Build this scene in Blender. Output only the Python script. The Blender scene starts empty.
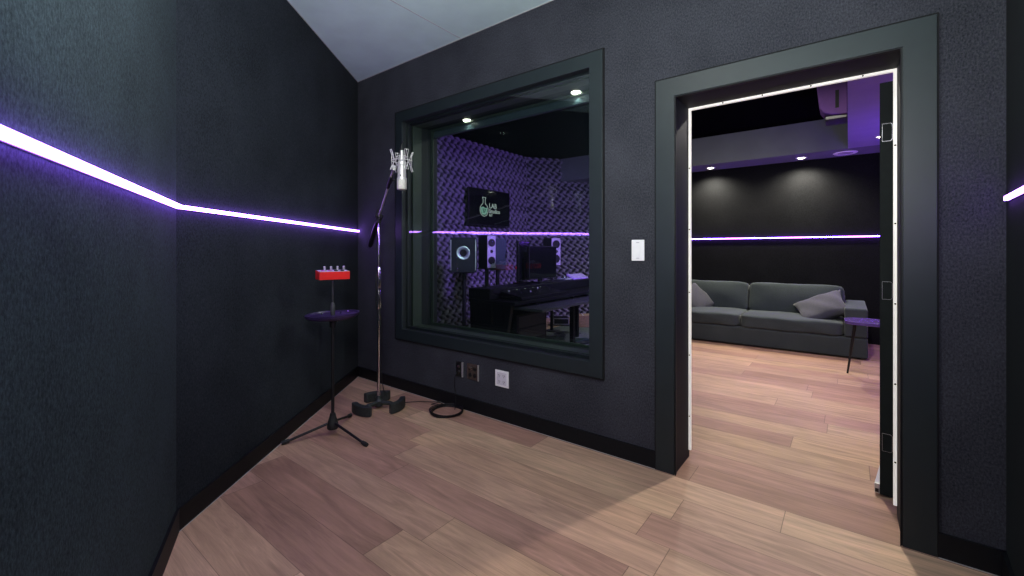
import bpy, bmesh, math, random
from mathutils import Vector, Matrix
random.seed(7)
S = bpy.context.scene
COL = S.collection
PI = math.pi
R = math.radians

# ------------------------------------------------------------------ materials
def new_mat(name):
    m = bpy.data.materials.new(name); m.use_nodes = True
    nt = m.node_tree
    return m, nt, nt.nodes['Principled BSDF']
def N(nt, typ, **kw):
    n = nt.nodes.new(typ)
    for k, v in kw.items(): setattr(n, k, v)
    return n
def L(nt, a, b): nt.links.new(a, b)
def sock(b, *names):
    for n in names:
        if n in b.inputs: return b.inputs[n]
def math_n(nt, op, a, b=None, c=None):
    n = N(nt, 'ShaderNodeMath', operation=op)
    for i, x in enumerate((a, b, c)):
        if x is None: continue
        if isinstance(x, (int, float)): n.inputs[i].default_value = x
        else: L(nt, x, n.inputs[i])
    return n.outputs[0]
def plain(name, rgb, rough=.5, metal=0, var=.12, scale=30, bump=0, spec=.5, coat=0):
    """procedural: base colour modulated by noise, optional bump"""
    m, nt, b = new_mat(name)
    tc = N(nt, 'ShaderNodeTexCoord')
    no = N(nt, 'ShaderNodeTexNoise'); no.inputs['Scale'].default_value = scale; no.inputs['Detail'].default_value = 3
    L(nt, tc.outputs['Object'], no.inputs['Vector'])
    cr = N(nt, 'ShaderNodeValToRGB')
    cr.color_ramp.elements[0].position = .3; cr.color_ramp.elements[1].position = .7
    cr.color_ramp.elements[0].color = (*[c * (1 - var) for c in rgb], 1)
    cr.color_ramp.elements[1].color = (*[min(1, c * (1 + var)) for c in rgb], 1)
    L(nt, no.outputs['Fac'], cr.inputs['Fac']); L(nt, cr.outputs['Color'], b.inputs['Base Color'])
    b.inputs['Roughness'].default_value = rough; b.inputs['Metallic'].default_value = metal
    sock(b, 'Specular IOR Level', 'Specular').default_value = spec
    if coat: sock(b, 'Coat Weight', 'Clearcoat').default_value = coat
    if bump:
        bp = N(nt, 'ShaderNodeBump'); bp.inputs['Strength'].default_value = bump; bp.inputs['Distance'].default_value = .01
        L(nt, no.outputs['Fac'], bp.inputs['Height']); L(nt, bp.outputs['Normal'], b.inputs['Normal'])
    return m
def fabric_wall(name, lo, hi, scale=150, bump=.22, sheen=.02):
    m, nt, b = new_mat(name)
    tc = N(nt, 'ShaderNodeTexCoord')
    mp = N(nt, 'ShaderNodeMapping'); mp.inputs['Scale'].default_value = (1, 1, .62)
    L(nt, tc.outputs['Object'], mp.inputs['Vector'])
    n1 = N(nt, 'ShaderNodeTexNoise'); n1.inputs['Scale'].default_value = scale; n1.inputs['Detail'].default_value = 4; n1.inputs['Roughness'].default_value = .75
    L(nt, mp.outputs['Vector'], n1.inputs['Vector'])
    n2 = N(nt, 'ShaderNodeTexNoise'); n2.inputs['Scale'].default_value = 3; n2.inputs['Detail'].default_value = 3
    L(nt, tc.outputs['Object'], n2.inputs['Vector'])
    s = math_n(nt, 'MULTIPLY_ADD', n2.outputs['Fac'], .25, math_n(nt, 'MULTIPLY', n1.outputs['Fac'], .85))
    cr = N(nt, 'ShaderNodeValToRGB')
    cr.color_ramp.elements[0].position = .34; cr.color_ramp.elements[0].color = (*lo, 1)
    cr.color_ramp.elements[1].position = .74; cr.color_ramp.elements[1].color = (*hi, 1)
    L(nt, s, cr.inputs['Fac']); L(nt, cr.outputs['Color'], b.inputs['Base Color'])
    b.inputs['Roughness'].default_value = .9
    sock(b, 'Specular IOR Level').default_value = .08
    sock(b, 'Sheen Weight').default_value = sheen
    sock(b, 'Sheen Roughness').default_value = .5
    bp = N(nt, 'ShaderNodeBump'); bp.inputs['Strength'].default_value = bump; bp.inputs['Distance'].default_value = .004
    L(nt, n1.outputs['Fac'], bp.inputs['Height']); L(nt, bp.outputs['Normal'], b.inputs['Normal'])
    return m
def emit(name, rgb, strength):
    m, nt, b = new_mat(name)
    nt.nodes.remove(b)
    e = N(nt, 'ShaderNodeEmission'); e.inputs['Color'].default_value = (*rgb, 1); e.inputs['Strength'].default_value = strength
    L(nt, e.outputs[0], nt.nodes['Material Output'].inputs['Surface'])
    return m
def wood_floor():
    m, nt, b = new_mat('oak_planks')
    tc = N(nt, 'ShaderNodeTexCoord'); sp = N(nt, 'ShaderNodeSeparateXYZ'); L(nt, tc.outputs['Object'], sp.inputs[0])
    x, y = sp.outputs[0], sp.outputs[1]
    W = .203; LEN = 3.1
    ry = math_n(nt, 'DIVIDE', math_n(nt, 'ADD', y, .63 + 8 * W), W)
    row = math_n(nt, 'FLOOR', ry); fy = math_n(nt, 'FRACT', ry)
    wn = N(nt, 'ShaderNodeTexWhiteNoise', noise_dimensions='1D'); L(nt, row, wn.inputs['W'])
    rx = math_n(nt, 'ADD', math_n(nt, 'DIVIDE', math_n(nt, 'ADD', x, 10), LEN), math_n(nt, 'MULTIPLY', wn.outputs['Value'], 7.3))
    # alternate long and short boards
    colu = math_n(nt, 'FLOOR', rx); fx = math_n(nt, 'FRACT', rx)
    cmb = N(nt, 'ShaderNodeCombineXYZ'); L(nt, row, cmb.inputs[0]); L(nt, colu, cmb.inputs[1])
    cut = N(nt, 'ShaderNodeTexWhiteNoise', noise_dimensions='2D'); L(nt, cmb.outputs[0], cut.inputs['Vector'])
    cutp = math_n(nt, 'MULTIPLY_ADD', cut.outputs['Value'], .35, .35)
    half = math_n(nt, 'GREATER_THAN', fx, cutp)
    cmb2 = N(nt, 'ShaderNodeCombineXYZ'); L(nt, row, cmb2.inputs[0]); L(nt, colu, cmb2.inputs[1]); L(nt, half, cmb2.inputs[2])
    rnd = N(nt, 'ShaderNodeTexWhiteNoise', noise_dimensions='3D'); L(nt, cmb2.outputs[0], rnd.inputs['Vector'])
    ramp = N(nt, 'ShaderNodeValToRGB'); e = ramp.color_ramp.elements
    e[0].position = 0; e[0].color = (.36, .214, .150, 1)
    e[1].position = 1; e[1].color = (.60, .41, .272, 1)
    for p, c in ((.2, (.43, .254, .188, 1)), (.4, (.45, .281, .208, 1)), (.6, (.50, .33, .212, 1)), (.8, (.53, .345, .242, 1))):
        q = e.new(p); q.color = c
    L(nt, rnd.outputs['Value'], ramp.inputs['Fac'])
    # grain: stretched noise, shifted per board
    sh = math_n(nt, 'MULTIPLY', rnd.outputs['Value'], 37)
    g = N(nt, 'ShaderNodeCombineXYZ'); L(nt, math_n(nt, 'ADD', math_n(nt, 'MULTIPLY', x, 1.3), sh), g.inputs[0]); L(nt, math_n(nt, 'MULTIPLY', y, 13), g.inputs[1]); L(nt, sh, g.inputs[2])
    n1 = N(nt, 'ShaderNodeTexNoise'); n1.inputs['Scale'].default_value = 1.6; n1.inputs['Detail'].default_value = 6; n1.inputs['Roughness'].default_value = .6; n1.inputs['Distortion'].default_value = 1.2
    L(nt, g.outputs[0], n1.inputs['Vector'])
    g2 = N(nt, 'ShaderNodeCombineXYZ'); L(nt, math_n(nt, 'ADD', math_n(nt, 'MULTIPLY', x, 3), sh), g2.inputs[0]); L(nt, math_n(nt, 'MULTIPLY', y, 90), g2.inputs[1])
    n2 = N(nt, 'ShaderNodeTexNoise'); n2.inputs['Scale'].default_value = 3; n2.inputs['Detail'].default_value = 3
    L(nt, g2.outputs[0], n2.inputs['Vector'])
    bl = N(nt, 'ShaderNodeTexNoise'); bl.inputs['Scale'].default_value = 1.7; bl.inputs['Detail'].default_value = 2
    g3 = N(nt, 'ShaderNodeCombineXYZ'); L(nt, math_n(nt, 'ADD', x, sh), g3.inputs[0]); L(nt, y, g3.inputs[1]); L(nt, g3.outputs[0], bl.inputs['Vector'])
    k = math_n(nt, 'ADD', math_n(nt, 'MULTIPLY', n1.outputs['Fac'], 1.15), math_n(nt, 'ADD', math_n(nt, 'MULTIPLY', n2.outputs['Fac'], .42), math_n(nt, 'MULTIPLY', bl.outputs['Fac'], .5)))
    k = math_n(nt, 'ADD', k, -.02)
    # seams
    ey = math_n(nt, 'MINIMUM', fy, math_n(nt, 'SUBTRACT', 1, fy))
    seam_y = math_n(nt, 'LESS_THAN', math_n(nt, 'MULTIPLY', ey, W), .0011)
    ex = math_n(nt, 'MINIMUM', math_n(nt, 'MINIMUM', fx, math_n(nt, 'SUBTRACT', 1, fx)), math_n(nt, 'ABSOLUTE', math_n(nt, 'SUBTRACT', fx, cutp)))
    seam_x = math_n(nt, 'LESS_THAN', math_n(nt, 'MULTIPLY', ex, LEN), .0016)
    seam = math_n(nt, 'MAXIMUM', seam_y, seam_x)
    k2 = math_n(nt, 'MULTIPLY', k, math_n(nt, 'SUBTRACT', 1, math_n(nt, 'MULTIPLY', seam, .5)))
    mx = N(nt, 'ShaderNodeVectorMath', operation='SCALE'); L(nt, ramp.outputs['Color'], mx.inputs[0]); L(nt, k2, mx.inputs['Scale'])
    L(nt, mx.outputs[0], b.inputs['Base Color'])
    b.inputs['Roughness'].default_value = .46
    sock(b, 'Specular IOR Level').default_value = .35
    bp = N(nt, 'ShaderNodeBump'); bp.inputs['Strength'].default_value = .12; bp.inputs['Distance'].default_value = .003
    L(nt, math_n(nt, 'SUBTRACT', n1.outputs['Fac'], seam), bp.inputs['Height']); L(nt, bp.outputs['Normal'], b.inputs['Normal'])
    return m
def glass_mat():
    m, nt, b = new_mat('studio_glass'); nt.nodes.remove(b)
    g = N(nt, 'ShaderNodeNewGeometry'); dp = N(nt, 'ShaderNodeVectorMath', operation='DOT_PRODUCT')
    L(nt, g.outputs['Incoming'], dp.inputs[0]); L(nt, g.outputs['Normal'], dp.inputs[1])
    cth = math_n(nt, 'ABSOLUTE', dp.outputs['Value'])
    f = math_n(nt, 'MULTIPLY_ADD', math_n(nt, 'POWER', math_n(nt, 'SUBTRACT', 1, cth), 5), .9, .105)
    tr = N(nt, 'ShaderNodeBsdfTransparent'); tr.inputs['Color'].default_value = (.80, .88, .86, 1)
    gl = N(nt, 'ShaderNodeBsdfGlossy'); gl.inputs['Roughness'].default_value = 0; gl.inputs['Color'].default_value = (.95, 1, 1, 1)
    mx = N(nt, 'ShaderNodeMixShader'); L(nt, f, mx.inputs[0]); L(nt, tr.outputs[0], mx.inputs[1]); L(nt, gl.outputs[0], mx.inputs[2])
    L(nt, mx.outputs[0], nt.nodes['Material Output'].inputs['Surface'])
    return m
def weave(name, lo, hi, scale=260):
    m = fabric_wall(name, lo, hi, scale, .25, .15); return m

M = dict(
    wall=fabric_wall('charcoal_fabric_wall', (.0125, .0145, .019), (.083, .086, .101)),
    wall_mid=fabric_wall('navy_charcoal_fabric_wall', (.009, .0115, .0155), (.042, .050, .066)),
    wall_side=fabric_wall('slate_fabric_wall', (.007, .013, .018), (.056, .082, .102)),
    wall_right=fabric_wall('shaded_fabric_wall', (.001, .003, .005), (.005, .011, .016)),  # darker, bluer copy of the booth fabric with the wall's shade painted in
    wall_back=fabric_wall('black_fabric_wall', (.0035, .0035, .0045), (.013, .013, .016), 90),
    base=plain('black_baseboard_paint', (.0065, .0075, .0095), .55, spec=.3),
    casing=plain('green_grey_paint', (.018, .027, .030), .45, var=.06, scale=8),
    casing_line=plain('shadow_gap', (.004, .004, .005), .8),
    reveal=plain('dark_reveal_paint', (.014, .019, .021), .5, var=.06, scale=6),
    reveal_light=plain('olive_reveal_paint', (.050, .066, .052), .4, var=.06, scale=6),
    jamb=plain('dark_jamb_paint', (.010, .0145, .020), .62, var=.08, spec=.3),
    leaf=plain('near_black_door_paint', (.012, .016, .016), .7, var=.1, spec=.2),
    head=plain('blue_grey_rail_paint', (.075, .10, .115), .3, var=.05, scale=6),
    ceil=plain('grey_ceiling_paint', (.60, .78, .72), .8, var=.05, scale=5),
    seam=plain('pale_caulk', (.45, .45, .43), .7),
    ceil_dark=plain('black_ceiling_paint', (.0035, .004, .0045), 1, spec=0),
    soffit=plain('grey_soffit_paint', (.14, .15, .165), .9, var=.05, scale=5),
    soffit_white=plain('pale_soffit_paint', (.26, .25, .32), .6, var=.04, scale=5),
    floor=wood_floor(), glass=glass_mat(),
    led=emit('purple_led_diffuser', (.42, .18, 1.0), 19),
    led_far=emit('purple_led_diffuser_far', (.30, .09, 1.0), 34),
    seal=plain('white_seal_strip', (.80, .78, .72), .3, var=.05, scale=20),
    white=plain('white_plastic', (.85, .85, .84), .35, var=.02),
    offwhite=plain('offwhite_plastic', (.45, .42, .46), .4, var=.03),
    lit_shell=plain('purple_lit_shell', (.10, .05, .16), .8, var=.03, spec=.05),  # pale shell with the purple light on it put into the base colour
    socket=plain('socket_panel_white', (.68, .66, .70), .4, var=.03),
    chrome=plain('chrome', (.80, .79, .80), .16, 1, var=.03),
    steel=plain('brushed_nickel', (.66, .65, .64), .38, .55, var=.06),
    grille=plain('wire_mesh_nickel', (.58, .56, .52), .5, .4, var=.5, scale=900, bump=.4),
    black=plain('black_powder_coat', (.010, .010, .012), .42, var=.1),
    black_rubber=plain('black_rubber', (.016, .017, .018), .65, var=.1),
    iron=plain('cast_iron', (.030, .036, .036), .55, var=.25, scale=60, bump=.2),
    red=plain('red_anodised_metal', (.66, .022, .020), .38, var=.05),
    knob=plain('silver_knob', (.5, .48, .52), .3, .7),
    magenta=plain('pink_socket', (.5, .12, .5), .4),
    tray=plain('violet_lit_tray', (.035, .022, .075), .3),  # black plastic tinted violet for the purple light on the tray top
    brass=plain('bronze_plate', (.11, .085, .07), .4, .4, var=.2, scale=60),
    sofa=weave('grey_woven_upholstery', (.027, .035, .037), (.080, .093, .099)),
    pillow=weave('mauve_grey_pillow_fabric', (.036, .036, .045), (.10, .098, .12)),
    tv=plain('tv_black_glass', (.004, .004, .006), .12, var=.05, coat=.5),
    speaker_black=plain('speaker_black_vinyl', (.012, .014, .018), .5),
    speaker_teal=plain('dark_teal_cabinet', (.018, .04, .048), .5),
    baffle=plain('pale_lavender_baffle', (.50, .47, .55), .45),
    cone=plain('black_speaker_cone', (.008, .008, .010), .5),
    ring=plain('polished_ring', (.62, .68, .68), .25, .6),
    desk=plain('black_desk_laminate', (.005, .005, .007), .5, spec=.2),
    tray_edge=plain('satin_desk_edge', (.05, .05, .06), .35),
    rug=plain('grey_floor_mat', (.12, .13, .125), .9, var=.25, scale=80),
    tan=plain('tan_cardboard', (.33, .22, .12), .8),
    violet_lit_case=plain('violet_lit_case', (.55, .38, .85), .6),  # keyboard case; violet tint stands in for purple light falling on it
    table=plain('glossy_violet_lit_top', (.10, .06, .22), .25),  # violet light on the table top is painted into its base colour
    wire=plain('black_cable', (.008, .008, .009), .5),
    logo=emit('logo_glow_mint', (.42, .72, .60), .55),
    logo_w=emit('logo_glow_white', (.75, .80, .78), .55),
    downlight=emit('warm_downlight_lens', (1.0, .92, .78), 14),
    led_red=emit('red_indicator', (.9, .03, .06), .8),
    led_dot=emit('console_indicator', (.8, .85, .7), .6),
)

# ------------------------------------------------------------------ mesh helpers
def new_bm(): return bmesh.new()
def add_box(bm, x0, x1, y0, y1, z0, z1, mat=None):
    vs = [Vector((x, y, z)) for x in (x0, x1) for y in (y0, y1) for z in (z0, z1)]
    if mat: vs = [mat @ v for v in vs]
    v = [bm.verts.new(p) for p in vs]
    for f in ((0, 1, 3, 2), (4, 6, 7, 5), (0, 4, 5, 1), (2, 3, 7, 6), (0, 2, 6, 4), (1, 5, 7, 3)):
        bm.faces.new([v[i] for i in f])
    return bm
def frame_of(d):
    d = Vector(d).normalized(); up = Vector((0, 0, 1)) if abs(d.z) < .95 else Vector((1, 0, 0))
    a = d.cross(up).normalized(); b = d.cross(a).normalized(); return a, b
def add_tube(bm, pts, r, seg=12, caps=True, closed=False):
    pts = [Vector(p) for p in pts]; n = len(pts)
    rs = r if isinstance(r, (list, tuple)) else [r] * n
    rings = []; pa = None
    for i, p in enumerate(pts):
        if closed: d = pts[(i + 1) % n] - pts[i - 1]
        else: d = pts[min(i + 1, n - 1)] - pts[max(i - 1, 0)]
        if pa is None: a, b = frame_of(d)
        else:
            dn = d.normalized(); a = (pa - dn * pa.dot(dn)).normalized(); b = dn.cross(a).normalized()
        pa = a
        if i == 0 and pa is not None: b = d.normalized().cross(a).normalized()
        rings.append([bm.verts.new(p + (a * math.cos(t) + b * math.sin(t)) * rs[i]) for t in [2 * PI * k / seg for k in range(seg)]])
    m = n if closed else n - 1
    for i in range(m):
        A, B = rings[i], rings[(i + 1) % n]
        for k in range(seg):
            bm.faces.new((A[k], A[(k + 1) % seg], B[(k + 1) % seg], B[k]))
    if caps and not closed:
        bm.faces.new(list(reversed(rings[0]))); bm.faces.new(rings[-1])
    return bm
def add_lathe(bm, prof, seg=32, c=(0, 0, 0), mat=None):
    """prof: (radius, height) pairs about local z"""
    rings = []
    for r, z in prof:
        if r < 1e-6: rings.append([bm.verts.new((mat or Matrix()) @ Vector((c[0], c[1], c[2] + z)))])
        else: rings.append([bm.verts.new((mat or Matrix()) @ Vector((c[0] + r * math.cos(2 * PI * k / seg), c[1] + r * math.sin(2 * PI * k / seg), c[2] + z))) for k in range(seg)])
    for A, B in zip(rings, rings[1:]):
        for k in range(seg):
            a0 = A[k % len(A)]; a1 = A[(k + 1) % len(A)]; b0 = B[k % len(B)]; b1 = B[(k + 1) % len(B)]
            f = []
            for q in (a0, a1, b1, b0):
                if q not in f: f.append(q)
            if len(f) > 2: bm.faces.new(f)
    return bm
def add_prism(bm, poly, z0, z1, mat=None):
    T = mat or Matrix()
    lo = [bm.verts.new(T @ Vector((x, y, z0))) for x, y in poly]; hi = [bm.verts.new(T @ Vector((x, y, z1))) for x, y in poly]
    bm.faces.new(list(reversed(lo))); bm.faces.new(hi); n = len(poly)
    for i in range(n): bm.faces.new((lo[i], lo[(i + 1) % n], hi[(i + 1) % n], hi[i]))
    return bm
def obj(name, bm, mat, parent=None, bevel=0, smooth=False, seg=2, loc=None, rotz=0):
    bmesh.ops.recalc_face_normals(bm, faces=bm.faces)
    me = bpy.data.meshes.new(name); bm.to_mesh(me); bm.free()
    if mat: me.materials.append(mat)
    if smooth:
        for p in me.polygons: p.use_smooth = True
    o = bpy.data.objects.new(name, me); COL.objects.link(o)
    if parent: o.parent = parent
    if loc is not None: o.location = loc
    if rotz: o.rotation_euler = (0, 0, rotz)
    if bevel:
        md = o.modifiers.new('bevel', 'BEVEL'); md.width = bevel; md.segments = seg; md.limit_method = 'ANGLE'; md.angle_limit = R(40)
    return o
def auto_smooth(o, deg=40):
    me = o.data
    for p in me.polygons: p.use_smooth = True
    bm = bmesh.new(); bm.from_mesh(me)
    for e in bm.edges:
        if len(e.link_faces) == 2 and e.calc_face_angle(0) > R(deg): e.smooth = False
    bm.to_mesh(me); bm.free()
    return o
def tag(o, label, cat, group=None, kind=None):
    o['label'] = label; o['category'] = cat
    if group: o['group'] = group
    if kind: o['kind'] = kind
    return o
def thing(name, label, cat, loc=(0, 0, 0), rotz=0, group=None):
    o = bpy.data.objects.new(name, None); COL.objects.link(o); o.empty_display_size = .1
    o.location = loc; o.rotation_euler = (0, 0, rotz); return tag(o, label, cat, group)
def struct(name, bm, mat, parent=None, **kw):
    o = obj(name, bm, mat, parent, **kw)
    if not parent: o['kind'] = 'structure'
    return o
def copy_tree(o, parent=None):
    c = o.copy(); COL.objects.link(c)
    if parent: c.parent = parent
    for ch in list(o.children): copy_tree(ch, c)
    return c

# ------------------------------------------------------------------ layout (metres; x along the window wall, y through it)
CAM = (3.875, -2.472, 1.25)
H1, H2 = 2.94, 2.98
WT = .40
LEDH = 1.447
B0 = Vector((0, 0)); B1 = Vector((1.513, -1.868))
AD = Vector((.910, -.415)).normalized(); A1 = B1 + AD * 2.95
D0 = Vector((4.352, 0)); D1 = Vector((4.105, -3.30))
def wall_prism(p, q, thick, z0, z1, ext=0):
    """slab along p->q whose inner face is the line and which grows to the left-hand outside"""
    d = (q - p).normalized(); n = Vector((-d.y, d.x)) * thick
    a, b = p - d * ext, q + d * ext
    return [tuple(a), tuple(b), tuple(b + n), tuple(a + n)]

# floors and ceilings
bm = new_bm(); add_box(bm, -1.4, 5.3, -4.0, 5.3, -.08, 0); struct('floor', bm, M['floor'])
bm = new_bm(); add_prism(bm, [(-.35, .0), (D0.x + .1, .0), (D0.x + .1, -3.7), (1.0, -3.7), (1.0, -1.9)], H1, H1 + .1)
struct('ceiling', bm, M['ceil'])
bm = new_bm(); add_box(bm, 1.437, 1.443, -1.75, -.004, H1 - .0015, H1 + .001); struct('trim_1', bm, M['seam'])
bm = new_bm(); add_box(bm, -1.3, 5.3, WT, 5.3, H2, H2 + .1); struct('ceiling_control', bm, M['ceil_dark'])

# window wall with both openings
WX0, WX1, WZ0, WZ1 = .712, 2.580, .55, 2.41       # window daylight
DX0, DX1, DZ = 3.108, 4.056, 2.114                # door daylight
bm = new_bm(); j = .03
for x0, x1, z0, z1 in ((-1.3, WX0 - j, 0, 3.05), (WX0 - j, WX1 + j, 0, WZ0 - j), (WX0 - j, WX1 + j, WZ1 + j, 3.05), (WX1 + j, DX0 - j, 0, 3.05), (DX0 - j, DX1 + j, DZ + j, 3.05), (DX1 + j, 5.3, 0, 3.05)):
    add_box(bm, x0, x1, 0, WT, z0, z1)
bmesh.ops.remove_doubles(bm, verts=bm.verts, dist=1e-5)
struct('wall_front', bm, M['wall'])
def slab(name, p, q, z1, mat, thick=.12, flip=False):
    bm = new_bm(); add_prism(bm, wall_prism(p, q, -thick if not flip else thick, 0, z1), 0, z1); return struct(name, bm, mat)
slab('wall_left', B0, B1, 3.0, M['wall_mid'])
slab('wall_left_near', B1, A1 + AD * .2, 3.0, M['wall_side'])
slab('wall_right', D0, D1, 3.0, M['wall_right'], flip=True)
# baseboards
def baseboard(name, p, q, flip=False, h=.10, t=.012):
    bm = new_bm(); add_prism(bm, wall_prism(p, q, t if not flip else -t, 0, h), 0, h); return struct(name, bm, M['base'])
baseboard('baseboard_left', B0, B1); baseboard('baseboard_left_near', B1, A1); baseboard('baseboard_right', D0, D1, flip=True)
bm = new_bm(); add_box(bm, .0, DX0 - .108, -.012, .001, 0, .10); struct('baseboard_front', bm, M['base'])
bm = new_bm(); add_box(bm, DX1 + .108, D0.x, -.012, .001, 0, .10); struct('baseboard_front_right', bm, M['base'])
# pale caulk lines at floor and ceiling edges
bm = new_bm(); add_box(bm, .0, DX0 - .108, -.0145, -.011, 0, .003); add_box(bm, DX1 + .108, D0.x, -.0145, -.011, 0, .003); struct('trim_2', bm, M['seam'])
bm = new_bm(); add_prism(bm, wall_prism(B0, B1, .0145, 0, 0), 0, .0025); struct('trim_3', bm, M['seam'])
bm = new_bm(); add_prism(bm, wall_prism(B0, B1, .004, 0, 0), H1 - .004, H1); add_box(bm, 0, D0.x, -.004, 0, H1 - .004, H1); struct('trim_4', bm, M['seam'])

# ---- LED strips
def led(name, p, q, label, mat='led', prot=.022, flip=False, h=.0155, z=LEDH):
    s = -1 if flip else 1
    t = thing(name, label, 'light strip', (p.x, p.y, z), 0, 'purple light strips along the walls')
    d = (q - p).normalized(); n = Vector((-d.y, d.x)) * s
    def strip(a, b, zz0, zz1):
        bm = new_bm(); P = Vector((0, 0)); Q = q - p
        poly = [tuple(P + n * a), tuple(Q + n * a), tuple(Q + n * b), tuple(P + n * b)]
        add_prism(bm, poly, zz0, zz1); return bm
    obj('diffuser', strip(.003, prot, -h / 2, h / 2), M[mat], t)
    obj('channel', strip(.0, .003, -h / 2 - .003, h / 2 + .003), M['black'], t)
    return t
dB = (B1 - B0).normalized()
led('light_strip', B0 + dB * .02, B1, 'glowing purple light strip on the left wall, ending at the corner behind the microphone')
led('light_strip', B1, A1, 'wide glowing purple light strip on the nearest left wall, running out of the left edge')
led('light_strip', D0 + (D1 - D0).normalized() * .05, D1, 'short piece of purple light strip on the right-hand wall beyond the door', flip=True, prot=.012)

# ---- window
wr = bpy.data.objects.new('window_1', None); COL.objects.link(wr); wr['kind'] = 'structure'
def ring_bm(x0, x1, z0, z1, wx, y0, y1, wz=None, mitre=True):
    """rectangular frame whose inner opening is x0..x1, z0..z1"""
    wz = wz if wz is not None else wx
    bm = new_bm(); o = [(x0 - wx, z0 - wz), (x1 + wx, z0 - wz), (x1 + wx, z1 + wz), (x0 - wx, z1 + wz)]; i = [(x0, z0), (x1, z0), (x1, z1), (x0, z1)]
    for k in range(4):
        a, b, c, d = o[k], o[(k + 1) % 4], i[(k + 1) % 4], i[k]
        f = [bm.verts.new((p[0], y, p[1])) for y in (y0, y1) for p in (a, b, c, d)]
        for q in ((0, 1, 2, 3), (7, 6, 5, 4), (0, 4, 5, 1), (2, 6, 7, 3)): bm.faces.new([f[m] for m in q])
    bmesh.ops.remove_doubles(bm, verts=bm.verts, dist=1e-6)
    return bm
struct('casing', ring_bm(WX0 + .0, WX1, WZ0, WZ1, .092, -.014, .0005), M['casing'], wr, bevel=.002)
struct('shadow_gap', ring_bm(WX0 - .096, WX1 + .096, WZ0 - .096, WZ1 + .0925, .005, -.0138, .0005), M['casing_line'], wr)
struct('jamb', ring_bm(WX0, WX1, WZ0, WZ1, .029, 0, WT + .01), M['reveal'], wr)
struct('outer_stop', ring_bm(WX0 + .022, WX1 - .022, WZ0 + .022, WZ1 - .022, .022, .036, .070), M['reveal'], wr, bevel=.002)
struct('middle_stop', ring_bm(WX0 + .018, WX1 - .018, WZ0 + .018, WZ1 - .018, .018, .10, .20), M['reveal_light'], wr, bevel=.002)
struct('inner_stop', ring_bm(WX0 + .03, WX1 - .03, WZ0 + .02, WZ1 - .02, .03, .33, .345, wz=.02), M['reveal_light'], wr, bevel=.002)
for nm, y in (('outer_pane', .030), ('inner_pane', .29)):
    bm = new_bm(); bm.faces.new([bm.verts.new(p) for p in ((WX0, y, WZ0), (WX1, y, WZ0), (WX1, y, WZ1), (WX0, y, WZ1))]); struct(nm, bm, M['glass'], wr)
struct('head_rail', add_box(new_bm(), WX0, WX1, .345, .372, WZ1 - .078, WZ1), M['head'], wr, bevel=.002)

# ---- door
dr = bpy.data.objects.new('door_1', None); COL.objects.link(dr); dr['kind'] = 'structure'
def portal_bm(x0, x1, z1, w, y0, y1):
    bm = new_bm()
    o = [(x0 - w, 0), (x0 - w, z1 + w), (x1 + w, z1 + w), (x1 + w, 0)]; i = [(x0, 0), (x0, z1), (x1, z1), (x1, 0)]
    for k in range(3):
        a, b, c, d = o[k], o[k + 1], i[k + 1], i[k]
        f = [bm.verts.new((p[0], y, p[1])) for y in (y0, y1) for p in (a, b, c, d)]
        for q in ((0, 1, 2, 3), (7, 6, 5, 4), (0, 4, 5, 1), (2, 6, 7, 3)) + (((0, 3, 7, 4),) if k == 0 else ()) + (((1, 5, 6, 2),) if k == 2 else ()): bm.faces.new([f[m] for m in q])
    bmesh.ops.remove_doubles(bm, verts=bm.verts, dist=1e-6)
    return bm
struct('casing', portal_bm(DX0, DX1, DZ, .105, -.013, .0005), M['casing'], dr, bevel=.002)
struct('shadow_gap', portal_bm(DX0 - .105, DX1 + .1055, DZ + .1055, .0045, -.0128, .0005), M['casing_line'], dr)
struct('inner_bead', portal_bm(DX0 + .006, DX1 - .006, DZ - .006, .012, -.006, .012), M['reveal'], dr, bevel=.002)
struct('shadow_gap', portal_bm(DX0 + .008, DX1 - .008, DZ - .008, .003, -.0142, -.004), M['casing_line'], dr)
struct('jamb', portal_bm(DX0, DX1, DZ, .029, .0, .276), M['jamb'], dr)
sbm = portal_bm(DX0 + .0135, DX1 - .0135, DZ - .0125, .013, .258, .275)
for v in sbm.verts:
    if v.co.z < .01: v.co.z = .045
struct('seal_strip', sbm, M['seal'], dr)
bm = new_bm()
for z in (.25, .62, 1.0, 1.38, 1.75):
    for x in (DX0 + .007, DX1 - .007): add_lathe(bm, [(0, -.001), (.004, -.001), (.004, .002), (0, .002)], 8, mat=Matrix.Translation((x, .257, z)) @ Matrix.Rotation(R(90), 4, 'X'))
for x in (3.3, 3.5, 3.72, 3.93): add_lathe(bm, [(0, -.001), (.004, -.001), (.004, .002), (0, .002)], 8, mat=Matrix.Translation((x, .257, DZ - .006)) @ Matrix.Rotation(R(90), 4, 'X'))
struct('seal_screws', bm, M['black'], dr)
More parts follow.
